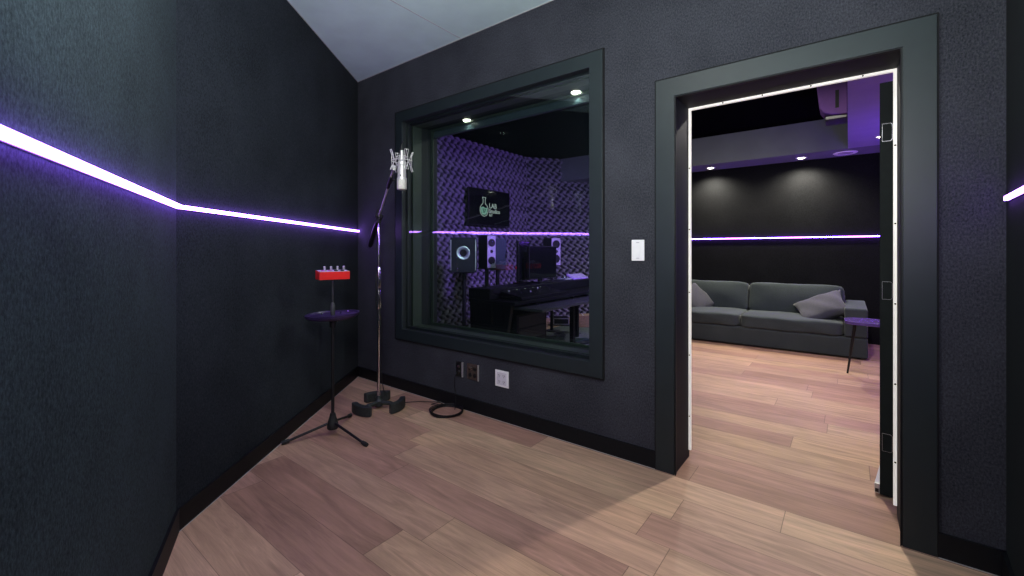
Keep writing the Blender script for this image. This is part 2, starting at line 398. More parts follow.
# door leaf, hinged at the control-room side and swung open
leaf = bpy.data.objects.new('door_leaf', None); COL.objects.link(leaf); leaf.parent = dr
leaf.location = (4.062, .415, 0); leaf.rotation_euler = (0, 0, R(-7))
bm = new_bm(); add_box(bm, -.062, -.004, 0, .93, .010, 2.105); struct('panel', bm, M['leaf'], leaf, bevel=.002)
for z in (.28, 1.05, 1.85):
    bm = new_bm(); add_prism(bm, [(-.053, -.045), (-.02, -.045), (-.013, -.038), (-.013, .038), (-.02, .045), (-.053, .045)], 0, .0015, Matrix.Translation((0, -.0002, z)) @ Matrix.Rotation(R(90), 4, 'X'))
    h = struct('hinge_plate', bm, M['knob'], leaf)
    bm = new_bm(); add_prism(bm, [(-.0518, -.0436), (-.0205, -.0436), (-.0143, -.0375), (-.0143, .0375), (-.0205, .0436), (-.0518, .0436)], .0015, .0022, Matrix.Translation((0, -.0002, z)) @ Matrix.Rotation(R(90), 4, 'X'))
    struct('plate_face', bm, M['leaf'], leaf if False else h)
bm = new_bm(); add_box(bm, -.083, -.0625, -.0, .90, .012, .062); struct('drop_seal', bm, M['steel'], leaf, bevel=.002)
bm = new_bm(); add_box(bm, -.080, -.066, -.002, .0, .018, .036); struct('seal_end', bm, M['black'], leaf)

# ---- control room shell
UL = -.83
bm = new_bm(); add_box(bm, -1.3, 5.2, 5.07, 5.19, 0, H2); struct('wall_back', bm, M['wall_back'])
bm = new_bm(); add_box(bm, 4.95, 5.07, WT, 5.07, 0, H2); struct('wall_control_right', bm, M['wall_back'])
def relief(name, p, q, h0, h1, amp=.028, pitch=.135):
    """wall clad in sculpted foam tiles: a real height field"""
    d = (q - p); Lh = d.length; d.normalize(); n = Vector((d.y, -d.x))
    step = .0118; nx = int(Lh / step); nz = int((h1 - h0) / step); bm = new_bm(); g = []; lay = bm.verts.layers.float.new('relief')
    for i in range(nx + 1):
        r = []
        for k in range(nz + 1):
            s = i * Lh / nx; z = h0 + k * (h1 - h0) / nz
            a = 2 * PI * s / pitch; b = 2 * PI * z / pitch
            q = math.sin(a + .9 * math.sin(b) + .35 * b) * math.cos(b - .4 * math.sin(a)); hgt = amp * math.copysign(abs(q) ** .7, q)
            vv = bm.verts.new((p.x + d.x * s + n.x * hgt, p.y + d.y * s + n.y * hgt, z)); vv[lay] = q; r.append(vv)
        g.append(r)
    for i in range(nx):
        for k in range(nz): bm.faces.new((g[i][k], g[i][k + 1], g[i + 1][k + 1], g[i + 1][k]))
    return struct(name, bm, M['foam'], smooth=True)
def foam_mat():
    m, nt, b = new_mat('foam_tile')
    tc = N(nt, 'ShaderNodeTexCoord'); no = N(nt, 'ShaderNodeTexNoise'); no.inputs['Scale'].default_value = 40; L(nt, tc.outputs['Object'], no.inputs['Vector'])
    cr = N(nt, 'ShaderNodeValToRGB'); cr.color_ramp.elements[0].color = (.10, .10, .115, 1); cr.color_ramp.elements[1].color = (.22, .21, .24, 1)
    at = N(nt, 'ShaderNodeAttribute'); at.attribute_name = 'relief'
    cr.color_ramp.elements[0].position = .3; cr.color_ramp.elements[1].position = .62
    cr.color_ramp.elements[0].color = (.016, .016, .020, 1); cr.color_ramp.elements[1].color = (.24, .22, .27, 1)  # low parts of the relief darkened in colour to stand for shade between tiles
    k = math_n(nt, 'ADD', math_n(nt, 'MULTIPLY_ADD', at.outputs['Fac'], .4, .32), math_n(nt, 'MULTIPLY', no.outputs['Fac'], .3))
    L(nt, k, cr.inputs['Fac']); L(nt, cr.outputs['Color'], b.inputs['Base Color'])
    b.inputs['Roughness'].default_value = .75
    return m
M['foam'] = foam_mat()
sb = M['seal'].node_tree.nodes['Principled BSDF']; sb.inputs['Emission Color'].default_value = (1, .96, .90, 1); sb.inputs['Emission Strength'].default_value = .38  # door seal is no lamp; faint emission added so it reads brighter
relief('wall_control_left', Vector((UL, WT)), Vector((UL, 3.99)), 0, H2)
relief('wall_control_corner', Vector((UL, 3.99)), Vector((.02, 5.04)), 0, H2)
bm = new_bm(); add_box(bm, UL - .20, UL - .04, WT, 5.07, 0, H2); struct('wall_control_left_backing', bm, M['wall_back'])
# soffits
bm = new_bm(); add_box(bm, -.42, 4.95, 4.53, 5.07, 2.56, H2); struct('ceiling_soffit_back', bm, M['soffit'])
bm = new_bm(); add_box(bm, 3.868, 4.95, WT, 4.53, 2.56, H2); struct('ceiling_soffit_right', bm, M['soffit_white'])
led('light_strip', Vector((5.0 - .06, 5.07)), Vector((.06, 5.07)), 'long purple light strip across the black wall above the grey sofa', 'led_far', h=.013)
led('light_strip', Vector((4.95, .5)), Vector((4.95, 5.05)), 'purple light strip on the side wall behind the open door', 'led_far', h=.03)

# ---- ceiling fixtures with their lamps, then the booth light and added fills
def downlight(x, y, z, label, power, r=.055, col=(1, .95, .86), spot=None, group=None, rim='white', size=None):
    t = thing('downlight', label, 'ceiling light', (x, y, z), 0, group)
    bm = new_bm(); add_lathe(bm, [(r * .78, -.001), (r, -.008), (r * 1.22, -.006), (r * 1.25, 0), (r * .78, 0)], 32); auto_smooth(obj('trim_ring', bm, M[rim], t))
    bm = new_bm(); add_lathe(bm, [(0, -.014), (r * .5, -.012), (r * .80, -.005)], 32); obj('lens', bm, M['downlight'], t)
    ld = bpy.data.lights.new('lamp', 'SPOT' if spot else 'AREA'); ld.energy = power; ld.color = col
    if spot: ld.spot_size = R(spot); ld.spot_blend = .8; ld.shadow_soft_size = r * .7
    else: ld.shape = 'DISK'; ld.size = size or r * 1.6; ld.spread = R(180)
    o = bpy.data.objects.new('lamp', ld); COL.objects.link(o); o.parent = t; o.location = (0, 0, -.022)
    return t
G = 'round downlights in the ceilings'
downlight(2.16, 4.83, 2.56, 'lit round downlight in the grey soffit, left one above the sofa', 170, spot=150, group=G, col=(1, .97, .74))
downlight(3.35, 4.83, 2.56, 'lit round downlight in the grey soffit, above the middle of the sofa', 190, spot=150, group=G, col=(1, .97, .74))
downlight(4.17, 4.02, 2.56, 'small lit downlight in the purple soffit at the edge of the open door', 25, r=.045, spot=120, group=G)
downlight(.97, 4.83, 2.56, 'round downlight in the back soffit hidden behind the wall left of the doorway', 30, spot=140, group=G)
downlight(3.70, 1.75, H2, 'round downlight in the black control room ceiling near the doorway', 52, size=.12, group=G)
downlight(2.6, 2.9, H2, 'round downlight in the black control room ceiling in front of the sofa', 12, size=.12, group=G)
for x, lb in ((1.20, 'added small round light in the window head, left one of two'), (2.30, 'added small round light in the window head, right one of two')):
    t = thing('added_window_light', lb, 'light', (x, .318, WZ1), 0, 'added small lights in the window head')  # added lights that make the two bright spots at the window head
    bm = new_bm(); add_lathe(bm, [(0, -.009), (.03, -.007), (.036, 0)], 20); auto_smooth(obj('lens', bm, M['downlight'], t))
    ld = bpy.data.lights.new('lamp', 'SPOT'); ld.energy = 1.2; ld.color = (.85, 1, .92); ld.spot_size = R(120); ld.spot_blend = .9; ld.shadow_soft_size = .015
    o = bpy.data.objects.new('lamp', ld); COL.objects.link(o); o.parent = t; o.location = (0, .012, -.02)
def lamp(name, typ, loc, energy, col, size=.1, target=None, spread=None, size_y=None):
    ld = bpy.data.lights.new(name, typ); ld.energy = energy; ld.color = col
    if typ == 'AREA':
        ld.size = size
        if size_y: ld.shape = 'RECTANGLE'; ld.size_y = size_y
    else: ld.shadow_soft_size = size
    o = bpy.data.objects.new(name, ld); COL.objects.link(o); o.location = loc
    if target: o.rotation_euler = (Vector(target) - Vector(loc)).to_track_quat('-Z', 'Y').to_euler()
    return o
lamp('booth_bounce', 'AREA', (3.6, -2.4, 1.9), 54, (.92, 1, .98), .4, (3.0, -1.8, 2.94))  # added upward fill to brighten the booth ceiling, no fixture
o = lamp('booth_lamp', 'SPOT', (3.76, -2.48, 1.78), 92, (1, .97, .96), .08, (2.7, 0, 2.6)); o.data.spot_size = R(140); o.data.spot_blend = 1
lamp('booth_overhead_fill', 'AREA', (2.9, -1.7, 2.9), 20, (1, .95, .90), .6, (2.9, -1.7, 0))  # added overhead fill for the booth floor and upper walls, no fixture
lamp('added_purple_wash', 'AREA', (3.2, 1.4, 2.7), 46, (.40, .17, 1), .5, (-.8, 2.9, 1.0)).data.spread = R(80)  # added purple light colouring the foam wall, no fixture
lamp('added_purple_wash', 'AREA', (4.65, 3.1, 1.3), 6, (.20, .065, 1), .4, (4.4, 3.7, 2.6)).data.spread = R(110)  # added purple light colouring the underside of the right soffit, no fixture
lamp('control_fill', 'AREA', (2.6, 1.2, 2.3), 8, (.95, 1, .98), .5, (2.6, 4.5, 2.8)).data.spread = R(110)  # added fill to lift the front of the back soffit, no fixture
t = thing('ceiling_speaker', 'flat white round ceiling speaker in the soffit above the sofa end', 'ceiling speaker', (3.84, 4.82, 2.56))
bm = new_bm(); add_lathe(bm, [(.085, -.006), (.125, -.010), (.135, 0), (.085, 0)], 40); auto_smooth(obj('rim', bm, M['white'], t))
bm = new_bm(); add_lathe(bm, [(0, -.008), (.085, -.005)], 40); obj('grille', bm, M['offwhite'], t)

# curved unit hanging on the side of the right soffit
t = thing('air_unit', 'pale curved wall unit with dark vertical slot under the black ceiling', 'air unit', (3.868, 3.20, 2.64))
bm = new_bm(); pf = []
for k in range(13):
    a = k / 12 * PI / 2; pf.append((-.235 * math.cos(a) ** .8 if k < 12 else 0, -.34 * 0 + .08 * math.sin(a)))
prof = [(0, .34), (-.26, .34), (-.235, .10), (-.20, .045), (-.13, .012), (0, 0)]
T = Matrix(((1, 0, 0, 0), (0, 0, 1, 0), (0, 1, 0, 0), (0, 0, 0, 1)))
add_prism(bm, prof, -.16, .16, T); obj('shell', bm, M['lit_shell'], t, bevel=.012)
bm = new_bm(); add_box(bm, -.10, -.07, -.1625, -.159, .07, .25); obj('slot', bm, M['casing_line'], t)
bm = new_bm(); add_box(bm, -.19, -.0, -.12, .14, -.035, .012); obj('bracket', bm, M['black'], t, bevel=.01)

# ------------------------------------------------------------------ wall plates
def plate(name, label, cat, x, z, w, h, mat): 
    t = thing(name, label, cat, (x, 0, z))
    bm = new_bm(); add_box(bm, -w / 2, w / 2, -.008, 0, -h / 2, h / 2); obj('face_plate', bm, mat, t, bevel=.003)
    return t
t = plate('light_switch', 'white rocker light switch on the wall between window and door', 'switch', 2.896, 1.254, .078, .124, M['white'])
bm = new_bm(); add_box(bm, -.017, .017, -.011, -.008, -.034, .034); obj('rocker', bm, M['white'], t, bevel=.001)
for z in (-.046, .046):
    bm = new_bm(); add_box(bm, -.009, .009, -.0088, -.0078, z - .0015, z + .0015); obj('mark', bm, M['knob'], t)
def rim(t, w, h, mat):
    bm = ring_bm(-w / 2 + .006, w / 2 - .006, -h / 2 + .006, h / 2 - .006, .006, -.0105, -.007); return obj('rim', bm, mat, t)
t = plate('audio_jack_plate', 'narrow black jack plate with a cable plugged in, leftmost below the window', 'wall plate', 1.427, .310, .076, .118, M['black']); 
bm = new_bm(); add_box(bm, .030, .040, -.012, -.002, -.060, .060); obj('edge_strip', bm, M['steel'], t)
for z in (.022, -.022):
    bm = new_bm(); add_lathe(bm, [(0, 0), (.013, 0), (.013, .006), (.006, .007), (0, .004)], 20, mat=Matrix.Translation((-.002, -.008, z)) @ Matrix.Rotation(R(90), 4, 'X')); auto_smooth(obj('jack', bm, M['chrome'], t))
t = plate('audio_jack_plate', 'square bronze wall plate with four round sockets, middle one below the window', 'wall plate', 1.572, .311, .122, .122, M['brass'])
bm = new_bm(); add_box(bm, .055, .063, -.012, -.002, -.062, .062); obj('edge_strip', bm, M['steel'], t)
for i, (x, z) in enumerate(((-.026, .024), (.022, .024), (-.026, -.026), (.022, -.026))):
    bm = new_bm(); add_lathe(bm, [(0, .003), (.012, .004), (.015, .004), (.017, 0)], 20, mat=Matrix.Translation((x, -.008, z)) @ Matrix.Rotation(R(90), 4, 'X'))
    auto_smooth(obj('jack', bm, M['chrome'] if i == 0 else M['cone'], t))
    if i < 2:
        bm = new_bm(); add_box(bm, x - .01, x + .012, -.0155, -.011, z + .010, z + .016); obj('latch', bm, M['chrome'], t)
t = plate('power_outlet', 'white square double power outlet, rightmost below the window', 'power outlet', 1.863, .3105, .126, .121, M['white'])
bm = new_bm(); add_box(bm, -.045, .045, -.010, -.007, -.045, .045); obj('socket_panel', bm, M['socket'], t, bevel=.002)
for x in (-.022, .022):
    for z in (-.022, .022):
        for a0, a1, b0, b1 in ((-.008, -.005, -.001, .008), (.005, .008, -.001, .008), (-.002, .002, -.011, -.006)):
            bm = new_bm(); add_box(bm, x + a0, x + a1, -.0106, -.009, z + b0, z + b1); obj('socket_slot', bm, M['cone'], t)

# ------------------------------------------------------------------ microphone stand
RZ = R(37.86)
MS = (.921, -.40, 0)
t = thing('microphone_stand', 'chrome studio boom stand with three black curved base weights, standing in the corner', 'microphone stand', MS, RZ)
def arc_weight(cx, cy, ang, rad=.205, span=64):
    bm = new_bm(); n = 14; a0 = ang - R(span / 2); inner = []; outer = []
    for k in range(n + 1):
        a = a0 + R(span) * k / n; e = min(k, n - k) / n; w = .046 if e > .02 else .038
        outer.append((rad * math.cos(a), rad * math.sin(a))); inner.append(((rad - w) * math.cos(a), (rad - w) * math.sin(a)))
    add_prism(bm, outer + inner[::-1], .002, .078); return bm
def BP(s): return (.324 * s, -.75 * s, 1.521 + .247 * s)
angs = [math.atan2(-.16, -.10), math.atan2(-.05, .19), math.atan2(.18, -.07)]
for a in angs:
    w = obj('base_weight', arc_weight(0, 0, a), M['iron'], t, bevel=.008, seg=3)
    bm = new_bm(); add_tube(bm, [(.02 * math.cos(a), .02 * math.sin(a), .045), (.10 * math.cos(a), .10 * math.sin(a), .048), (.175 * math.cos(a), .175 * math.sin(a), .036)], [.017, .016, .014], 12)
    auto_smooth(obj('base_arm', bm, M['iron'], t))
bm = new_bm(); add_lathe(bm, [(0, .02), (.030, .02), (.032, .06), (.020, .075), (.016, .10), (0, .10)], 24); auto_smooth(obj('base_hub', bm, M['iron'], t))
bm = new_bm(); add_tube(bm, [(0, 0, .05), (0, 0, .84)], .0125, 20); auto_smooth(obj('lower_column', bm, M['chrome'], t))
bm = new_bm(); add_tube(bm, [(0, 0, .80), (0, 0, 1.50)], .0092, 18); auto_smooth(obj('upper_column', bm, M['chrome'], t))
bm = new_bm(); add_lathe(bm, [(.0, .79), (.019, .79), (.021, .80), (.021, .93), (.017, .95), (.019, .96), (.019, 1.10), (.014, 1.125), (0, 1.125)], 24); auto_smooth(obj('height_clutch', bm, M['chrome'], t))
bm = new_bm(); add_box(bm, -.026, -.014, -.012, .012, .80, 1.08); obj('clutch_bar', bm, M['black'], t, bevel=.004)
bm = new_bm(); add_lathe(bm, [(0, -.02), (.024, -.02), (.030, -.012), (.030, .012), (.024, .02), (0, .02)], 24, mat=Matrix.Translation((0, 0, 1.522)) @ Matrix.Rotation(R(90), 4, 'X')); auto_smooth(obj('boom_pivot', bm, M['black'], t))
bm = new_bm(); add_box(bm, -.016, .016, -.016, .016, 1.47, 1.58, Matrix.Translation((0, 0, 0))); obj('pivot_block', bm, M['black'], t, bevel=.005)
bm = new_bm(); add_tube(bm, [(-.0, -.02, 1.522), (-.012, -.05, 1.515)], [.007, .009], 10); auto_smooth(obj('wing_handle', bm, M['black'], t))
bm = new_bm(); add_tube(bm, [BP(-.30), BP(1.0)], .0072, 14); auto_smooth(obj('boom_arm', bm, M['steel'], t))
bm = new_bm(); add_tube(bm, [BP(-.90), BP(-.88), BP(-.30), BP(-.12)], [.016, .021, .021, .013], 18); auto_smooth(obj('counterweight', bm, M['black'], t))
bm = new_bm(); add_tube(bm, [BP(.66), BP(.86)], .0125, 14); add_tube(bm, [BP(.79), tuple(Vector(BP(.79)) + Vector((.035, 0, .004)))], .006, 10); auto_smooth(obj('boom_joint', bm, M['black'], t))
bm = new_bm(); add_lathe(bm, [(0, 0), (.012, 0), (.012, .03), (0, .03)], 14, mat=Matrix.Translation(Vector(BP(1.0)) - Vector((0, 0, .015)))); auto_smooth(obj('mount_swivel', bm, M['steel'], t))

MX = Matrix.Rotation(RZ, 3, 'Z') @ Vector((.389, -.81, 0)); mloc = (MS[0] + MX.x, MS[1] + MX.y, 1.622)
t = thing('condenser_microphone', 'silver condenser microphone hanging upside down in a spider shock mount', 'microphone', mloc, RZ); t.scale = (.765,) * 3
bm = new_bm()   # head grille, flattened with a flat-sided mesh
add_lathe(bm, [(0, 0), (.030, 0), (.0375, .006), (.0385, .02), (.0385, .085), (.036, .092), (0, .092)], 32); auto_smooth(obj('head_grille', bm, M['grille'], t))
bm = new_bm(); add_lathe(bm, [(.0392, .082), (.0392, .094), (.034, .096), (.034, .082)], 32); auto_smooth(obj('grille_band', bm, M['steel'], t))
bm = new_bm(); add_lathe(bm, [(0, .092), (.0325, .092), (.0335, .10), (.0335, .215), (.030, .226), (.018, .240), (.018, .270), (.012, .275), (.012, .315), (0, .315)], 32); auto_smooth(obj('body', bm, M['steel'], t))
bm = new_bm(); add_lathe(bm, [(0, 0), (.006, 0), (.006, .002), (0, .002)], 14, mat=Matrix.Translation((0, -.034, .112)) @ Matrix.Rotation(R(90), 4, 'X')); obj('badge', bm, M['black'], t)
bm = new_bm(); add_tube(bm, [(0, 0, .315), (0, 0, .34), (-.004, .004, .36)], [.009, .008, .004], 12); auto_smooth(obj('connector', bm, M['black'], t))
t = thing('shock_mount', 'silver wire spider shock mount gripping the microphone body', 'shock mount', (mloc[0], mloc[1], 1.737), RZ); t.scale = (.765,) * 3
def circ(r, z, n=36): return [(r * math.cos(2 * PI * k / n), r * math.sin(2 * PI * k / n), z) for k in range(n)]
bm = new_bm(); add_tube(bm, circ(.080, .080), .0030, 8, closed=True); auto_smooth(obj('outer_ring', bm, M['steel'], t))
bm = new_bm(); add_tube(bm, circ(.040, .045), .003, 8, closed=True); auto_smooth(obj('inner_ring', bm, M['steel'], t))
bm = new_bm(); add_tube(bm, circ(.040, .115), .003, 8, closed=True); auto_smooth(obj('inner_ring', bm, M['steel'], t))
for k in range(4):
    a = R(90 * k + 38); c, s = math.cos(a), math.sin(a)
    da = R(20)
    bm = new_bm()
    P = lambda r, q, z: (r * math.cos(a + q), r * math.sin(a + q), z)
    add_tube(bm, [P(.080, -da * .6, .080), P(.078, -da * .5, .12), P(.094, -da * .5, .160), P(.094, da * .5, .160), P(.078, da * .5, .12), P(.080, da * .6, .080), P(.078, da * .5, .04), P(.092, da * .5, .004), P(.092, -da * .5, .004), P(.078, -da * .5, .04)], .0022, 8, closed=True)
    auto_smooth(obj('wire_arm', bm, M['steel'], t))
    for z0, z1 in ((.158, .045), (.006, .115)):
        bm = new_bm(); add_tube(bm, [P(.093, 0, z0), P(.040, 0, z1)], .0022, 6); obj('elastic_cord', bm, M['offwhite'], t)
    bm = new_bm(); add_lathe(bm, [(0, -.006), (.006, -.004), (.006, .004), (0, .006)], 10, c=(.091 * c, .091 * s, .157)); obj('wire_cap', bm, M['steel'], t)

# ------------------------------------------------------------------ tripod stand with tray and headphone mixer
KS = (1.11, -.898, 0)
t = thing('tripod_stand', 'slim black tripod stand with a round clutch, beside the left wall', 'stand', KS, RZ)
for (fx, fy) in ((-.267, -.153), (.293, -.18), (0, .33)):
    a = math.atan2(fy, fx); ll = math.hypot(fx, fy); c, s = math.cos(a), math.sin(a)
    bm = new_bm(); add_tube(bm, [(.028 * c, .028 * s, .085), ((ll - .03) * c, (ll - .03) * s, .017)], .0085, 12); lg = auto_smooth(obj('leg', bm, M['black'], t))
    bm = new_bm(); add_tube(bm, [((ll - .045) * c, (ll - .045) * s, .021), ((ll - .02) * c, (ll - .02) * s, .0155), (ll * c, ll * s, .013)], [.012, .0145, .0125], 14); auto_smooth(obj('rubber_foot', bm, M['black_rubber'], lg))
bm = new_bm(); add_lathe(bm, [(0, .045), (.032, .045), (.037, .055), (.034, .085), (.022, .125), (.017, .15), (.0, .15)], 24); auto_smooth(obj('leg_hub', bm, M['black_rubber'], t))
bm = new_bm(); add_tube(bm, [(0, 0, .12), (0, 0, .80)], .0105, 16); auto_smooth(obj('lower_tube', bm, M['black'], t))
bm = new_bm(); add_tube(bm, [(.0, 0, .78), (0, 0, 1.058)], .0065, 14); auto_smooth(obj('upper_tube', bm, plain('dark_steel_tube', (.10, .10, .11), .35, .8), t))
bm = new_bm(); add_lathe(bm, [(0, .815), (.013, .815), (.016, .825), (.016, .875), (.010, .90), (0, .90)], 20); auto_smooth(obj('clutch', bm, plain('clutch_grey', (.05, .05, .055), .5), t))
t = thing('stand_tray', 'black oval accessory tray with raised rim clamped halfway up the tripod stand', 'tray', (KS[0], KS[1], .785), RZ)
bm = new_bm(); n = 48; rings = []
prof = [(0, .030), (.90, .030), (.93, .031), (.965, .042), (1.0, .042), (.99, .030), (.90, .014), (.7, .004), (.3, -.004), (0, -.006)]
for r, z in prof:
    if r == 0: rings.append([bm.verts.new((0, 0, z))]); continue
    rings.append([bm.verts.new((.176 * r * math.copysign(abs(math.cos(q)) ** .8, math.cos(q)), .115 * r * math.copysign(abs(math.sin(q)) ** .8, math.sin(q)), z)) for q in [2 * PI * k / n for k in range(n)]])
for A, B in zip(rings, rings[1:]):
    for k in range(n):
        f = []
        for q in (A[k % len(A)], A[(k + 1) % len(A)], B[(k + 1) % len(B)], B[k % len(B)]):
            if q not in f: f.append(q)
        bm.faces.new(f)
o = auto_smooth(obj('tray_body', bm, M['tray'], t), 50); o.rotation_euler = (R(4), R(-3), 0)
bm = new_bm(); add_lathe(bm, [(0, -.050), (.02, -.050), (.022, -.004), (0, -.004)], 18, c=(0, 0, 0)); auto_smooth(obj('clamp', bm, M['black'], t))
for (x, y, z) in ((.066, -.085, .004), (-.06, -.03, .045), (.062, -.02, .05), (.10, .01, .053)):
    bm = new_bm(); add_lathe(bm, [(0, -.006), (.006, -.006), (.006, .005), (0, .006)], 12, c=(x, y, z)); obj('bolt', bm, M['chrome'], t)
t = thing('headphone_mixer', 'bright red box with four knobs on top of the tripod stand', 'headphone mixer', (KS[0], KS[1], 1.058), RZ + R(38))
bm = new_bm(); T = Matrix(((0, 0, 1, 0), (1, 0, 0, 0), (0, 1, 0, 0), (0, 0, 0, 1)))
add_prism(bm, [(-.055, 0), (.055, 0), (.055, .062), (-.055, .054)], -.098, .098, T); obj('case', bm, M['red'], t, bevel=.003)
bm = new_bm(); add_box(bm, -.096, .096, -.050, .05, .055, .0575, Matrix.Rotation(R(4), 4, 'X') @ Matrix.Translation((0, 0, .002))); obj('top_panel', bm, M['offwhite'], t)
for i, x in enumerate((-.062, -.020, .022, .064)):
    bm = new_bm(); add_lathe(bm, [(0, .058), (.009, .058), (.008, .088), (0, .090)], 16, c=(x + .012, .010, 0)); k = auto_smooth(obj('knob', bm, M['knob'], t))
    bm = new_bm(); add_lathe(bm, [(0, .056), (.013, .056), (.013, .064), (0, .064)], 16, c=(x - .008, -.025, 0)); auto_smooth(obj('socket', bm, M['magenta'] if i < 2 else M['cone'], t))

# ------------------------------------------------------------------ cables
pts = [(1.425, -.022, .288), (1.42, -.05, .26), (1.418, -.055, .20), (1.425, -.045, .12), (1.43, -.05, .04), (1.44, -.07, .008)]
c0 = Vector((1.42, -.135, 0))
loops = []
for lp in range(4):
    for k in range(28):
        a = R(60) + 2 * PI * (k / 28); r = .118 + .006 * math.sin(3 * a + lp) + .004 * lp
        loops.append((c0.x + r * math.cos(a), c0.y + r * math.sin(a), .006 + lp * .0065 + .002 * math.sin(2 * a)))
tail = [(1.30, -.10, .02), (1.24, -.07, .008), (1.20, -.10, .006), (1.215, -.035, .006), (1.26, .0 - .035, .006), (1.235, -.03, .016), (1.16, -.06, .006), (1.08, -.11, .005), (1.02, -.17, .005), (.97, -.25, .006)]
def catmull(P, m=6):
    P = [Vector(p) for p in P]; out = []
    for i in range(len(P) - 1):
        p0, p1, p2, p3 = P[max(i - 1, 0)], P[i], P[i + 1], P[min(i + 2, len(P) - 1)]
        for k in range(m):
            q = k / m; out.append(.5 * ((2 * p1) + (-p0 + p2) * q + (2 * p0 - 5 * p1 + 4 * p2 - p3) * q * q + (-p0 + 3 * p1 - 3 * p2 + p3) * q ** 3))
    out.append(P[-1]); return out
t = thing('microphone_cable', 'black cable coiled on the wooden floor under the window, plugged into the wall', 'cable', (1.42, -.135, 0))
def shift(ps): return [tuple(Vector(p) - Vector((1.42, -.135, 0))) for p in ps]
bm = new_bm(); add_tube(bm, shift(catmull(pts, 6)), .0028, 8); auto_smooth(obj('plug_lead', bm, M['wire'], t))
bm = new_bm(); add_tube(bm, shift(loops), .0038, 8); auto_smooth(obj('coil', bm, M['wire'], t))
bm = new_bm(); add_tube(bm, shift(catmull(tail, 6)), .0028, 8); auto_smooth(obj('floor_lead', bm, M['wire'], t))
bm = new_bm(); add_tube(bm, shift([(1.425, -.008, .288), (1.425, -.034, .286)]), [.009, .006], 12); auto_smooth(obj('plug', bm, M['black'], t))
mp = Vector(mloc)
def BW(q, dz=0): v = Matrix.Rotation(RZ, 3, 'Z') @ Vector(BP(q)); return (MS[0] + v.x + .004, MS[1] + v.y + .006, v.z + dz)
cpts = [(mp.x, mp.y, 1.892), (mp.x - .01, mp.y + .02, 1.925), (mp.x - .05, mp.y + .03, 1.90), BW(.93, .012), BW(.8, -.02), BW(.6, .010), BW(.4, -.014), BW(.2, .012), (MS[0] + .022, MS[1] - .012, 1.47), (MS[0] - .02, MS[1] + .0, 1.32), (MS[0] + .022, MS[1] + .01, 1.18), (MS[0] - .026, MS[1] + .0, 1.05), (MS[0] + .026, MS[1] - .015, .85), (MS[0] + .016, MS[1] + .018, .6), (MS[0] + .02, MS[1] + .008, .3), (MS[0] + .03, MS[1] + .03, .11)]
bm = new_bm(); add_tube(bm, catmull(cpts, 8), .0028, 8); o = auto_smooth(obj('stand_cable', bm, M['wire'])); tag(o, 'thin black cable wound down the chrome microphone stand', 'cable')

# ------------------------------------------------------------------ sofa
def soft_box(hx, hy, hz, k=9, n=14, bulge=(0, 0, .10), sag=0):
    """rounded cushion: subdivided cube pushed onto a superellipsoid, faces puffed"""
    bm = new_bm(); bmesh.ops.create_cube(bm, size=2)
    bmesh.ops.subdivide_edges(bm, edges=bm.edges[:], cuts=n, use_grid_fill=True)
    for v in bm.verts:
        a, b, c = v.co; s = (abs(a) ** k + abs(b) ** k + abs(c) ** k) ** (-1 / k)
        a, b, c = a * s, b * s, c * s
        px, py, pz = 1 - a * a, 1 - b * b, 1 - c * c
        v.co = (hx * a * (1 + bulge[0] * py * pz), hy * b * (1 + bulge[1] * px * pz), hz * c * (1 + bulge[2] * px * py))
        w = .006 * math.sin(5 * a + 3 * c + hx * 9) * math.cos(4 * b + 2 * a)
        v.co += Vector((w, w * .6, w))
    return bm
def place(o, x, y, z, rx=0, ry=0, rz=0): o.location = (x, y, z); o.rotation_euler = (rx, ry, rz); return o
SX0, SX1, SY0, SY1 = 1.41, 4.05, 3.89, 5.02
t = thing('sofa', 'long low grey fabric sofa against the black wall, seen through the doorway', 'sofa', (SX0, SY0, 0))
W_, Dp = SX1 - SX0, SY1 - SY0
bm = new_bm(); add_box(bm, .0, W_, .0, Dp, .016, .245); obj('base', bm, M['sofa'], t, bevel=.02, seg=3)
for x in (.08, W_ - .08):
    for y in (.08, Dp - .08):
        bm = new_bm(); add_lathe(bm, [(0, 0), (.022, 0), (.026, .018), (0, .018)], 14, c=(x, y, 0)); obj('foot', bm, M['black'], t)
for x0 in (0, W_ - .215):
    bm = new_bm(); add_box(bm, x0, x0 + .215, .0, Dp, .25, .585); obj('arm', bm, M['sofa'], t, bevel=.022, seg=3)
bm = new_bm(); add_box(bm, .21, W_ - .21, Dp - .20, Dp, .25, .66); obj('back_frame', bm, M['sofa'], t, bevel=.03, seg=3)
cw = (W_ - .43) / 2
for i in range(2):
    cx = .215 + cw * (i + .5)
    o = obj('seat_cushion', soft_box(cw / 2 - .004, .43, .084, 12, bulge=(.0, .015, .10)), M['sofa'], t, smooth=True); place(o, cx, .425, .325)
    o = obj('back_cushion', soft_box(cw / 2 - .006, .115, .212, 12, bulge=(.0, .28, .025)), M['sofa'], t, smooth=True); place(o, cx, .80, .572, R(-12))
def pillow_bm(h, th):
    bm = new_bm(); bmesh.ops.create_cube(bm, size=2); bmesh.ops.subdivide_edges(bm, edges=bm.edges[:], cuts=14, use_grid_fill=True)
    for v in bm.verts:
        a, b, c = v.co
        e = max(0, (1 - a * a) * (1 - c * c)) ** .38
        k = 1 - .13 * (1 - a * a) * abs(c) ** 4; m = 1 - .13 * (1 - c * c) * abs(a) ** 4
        wr = .010 * math.sin(7 * a + 5 * c) * e
        v.co = (h * a * m, th * b * e + (.006 * b) + wr, h * c * k)
    bmesh.ops.remove_doubles(bm, verts=bm.verts, dist=1e-4)
    return bm
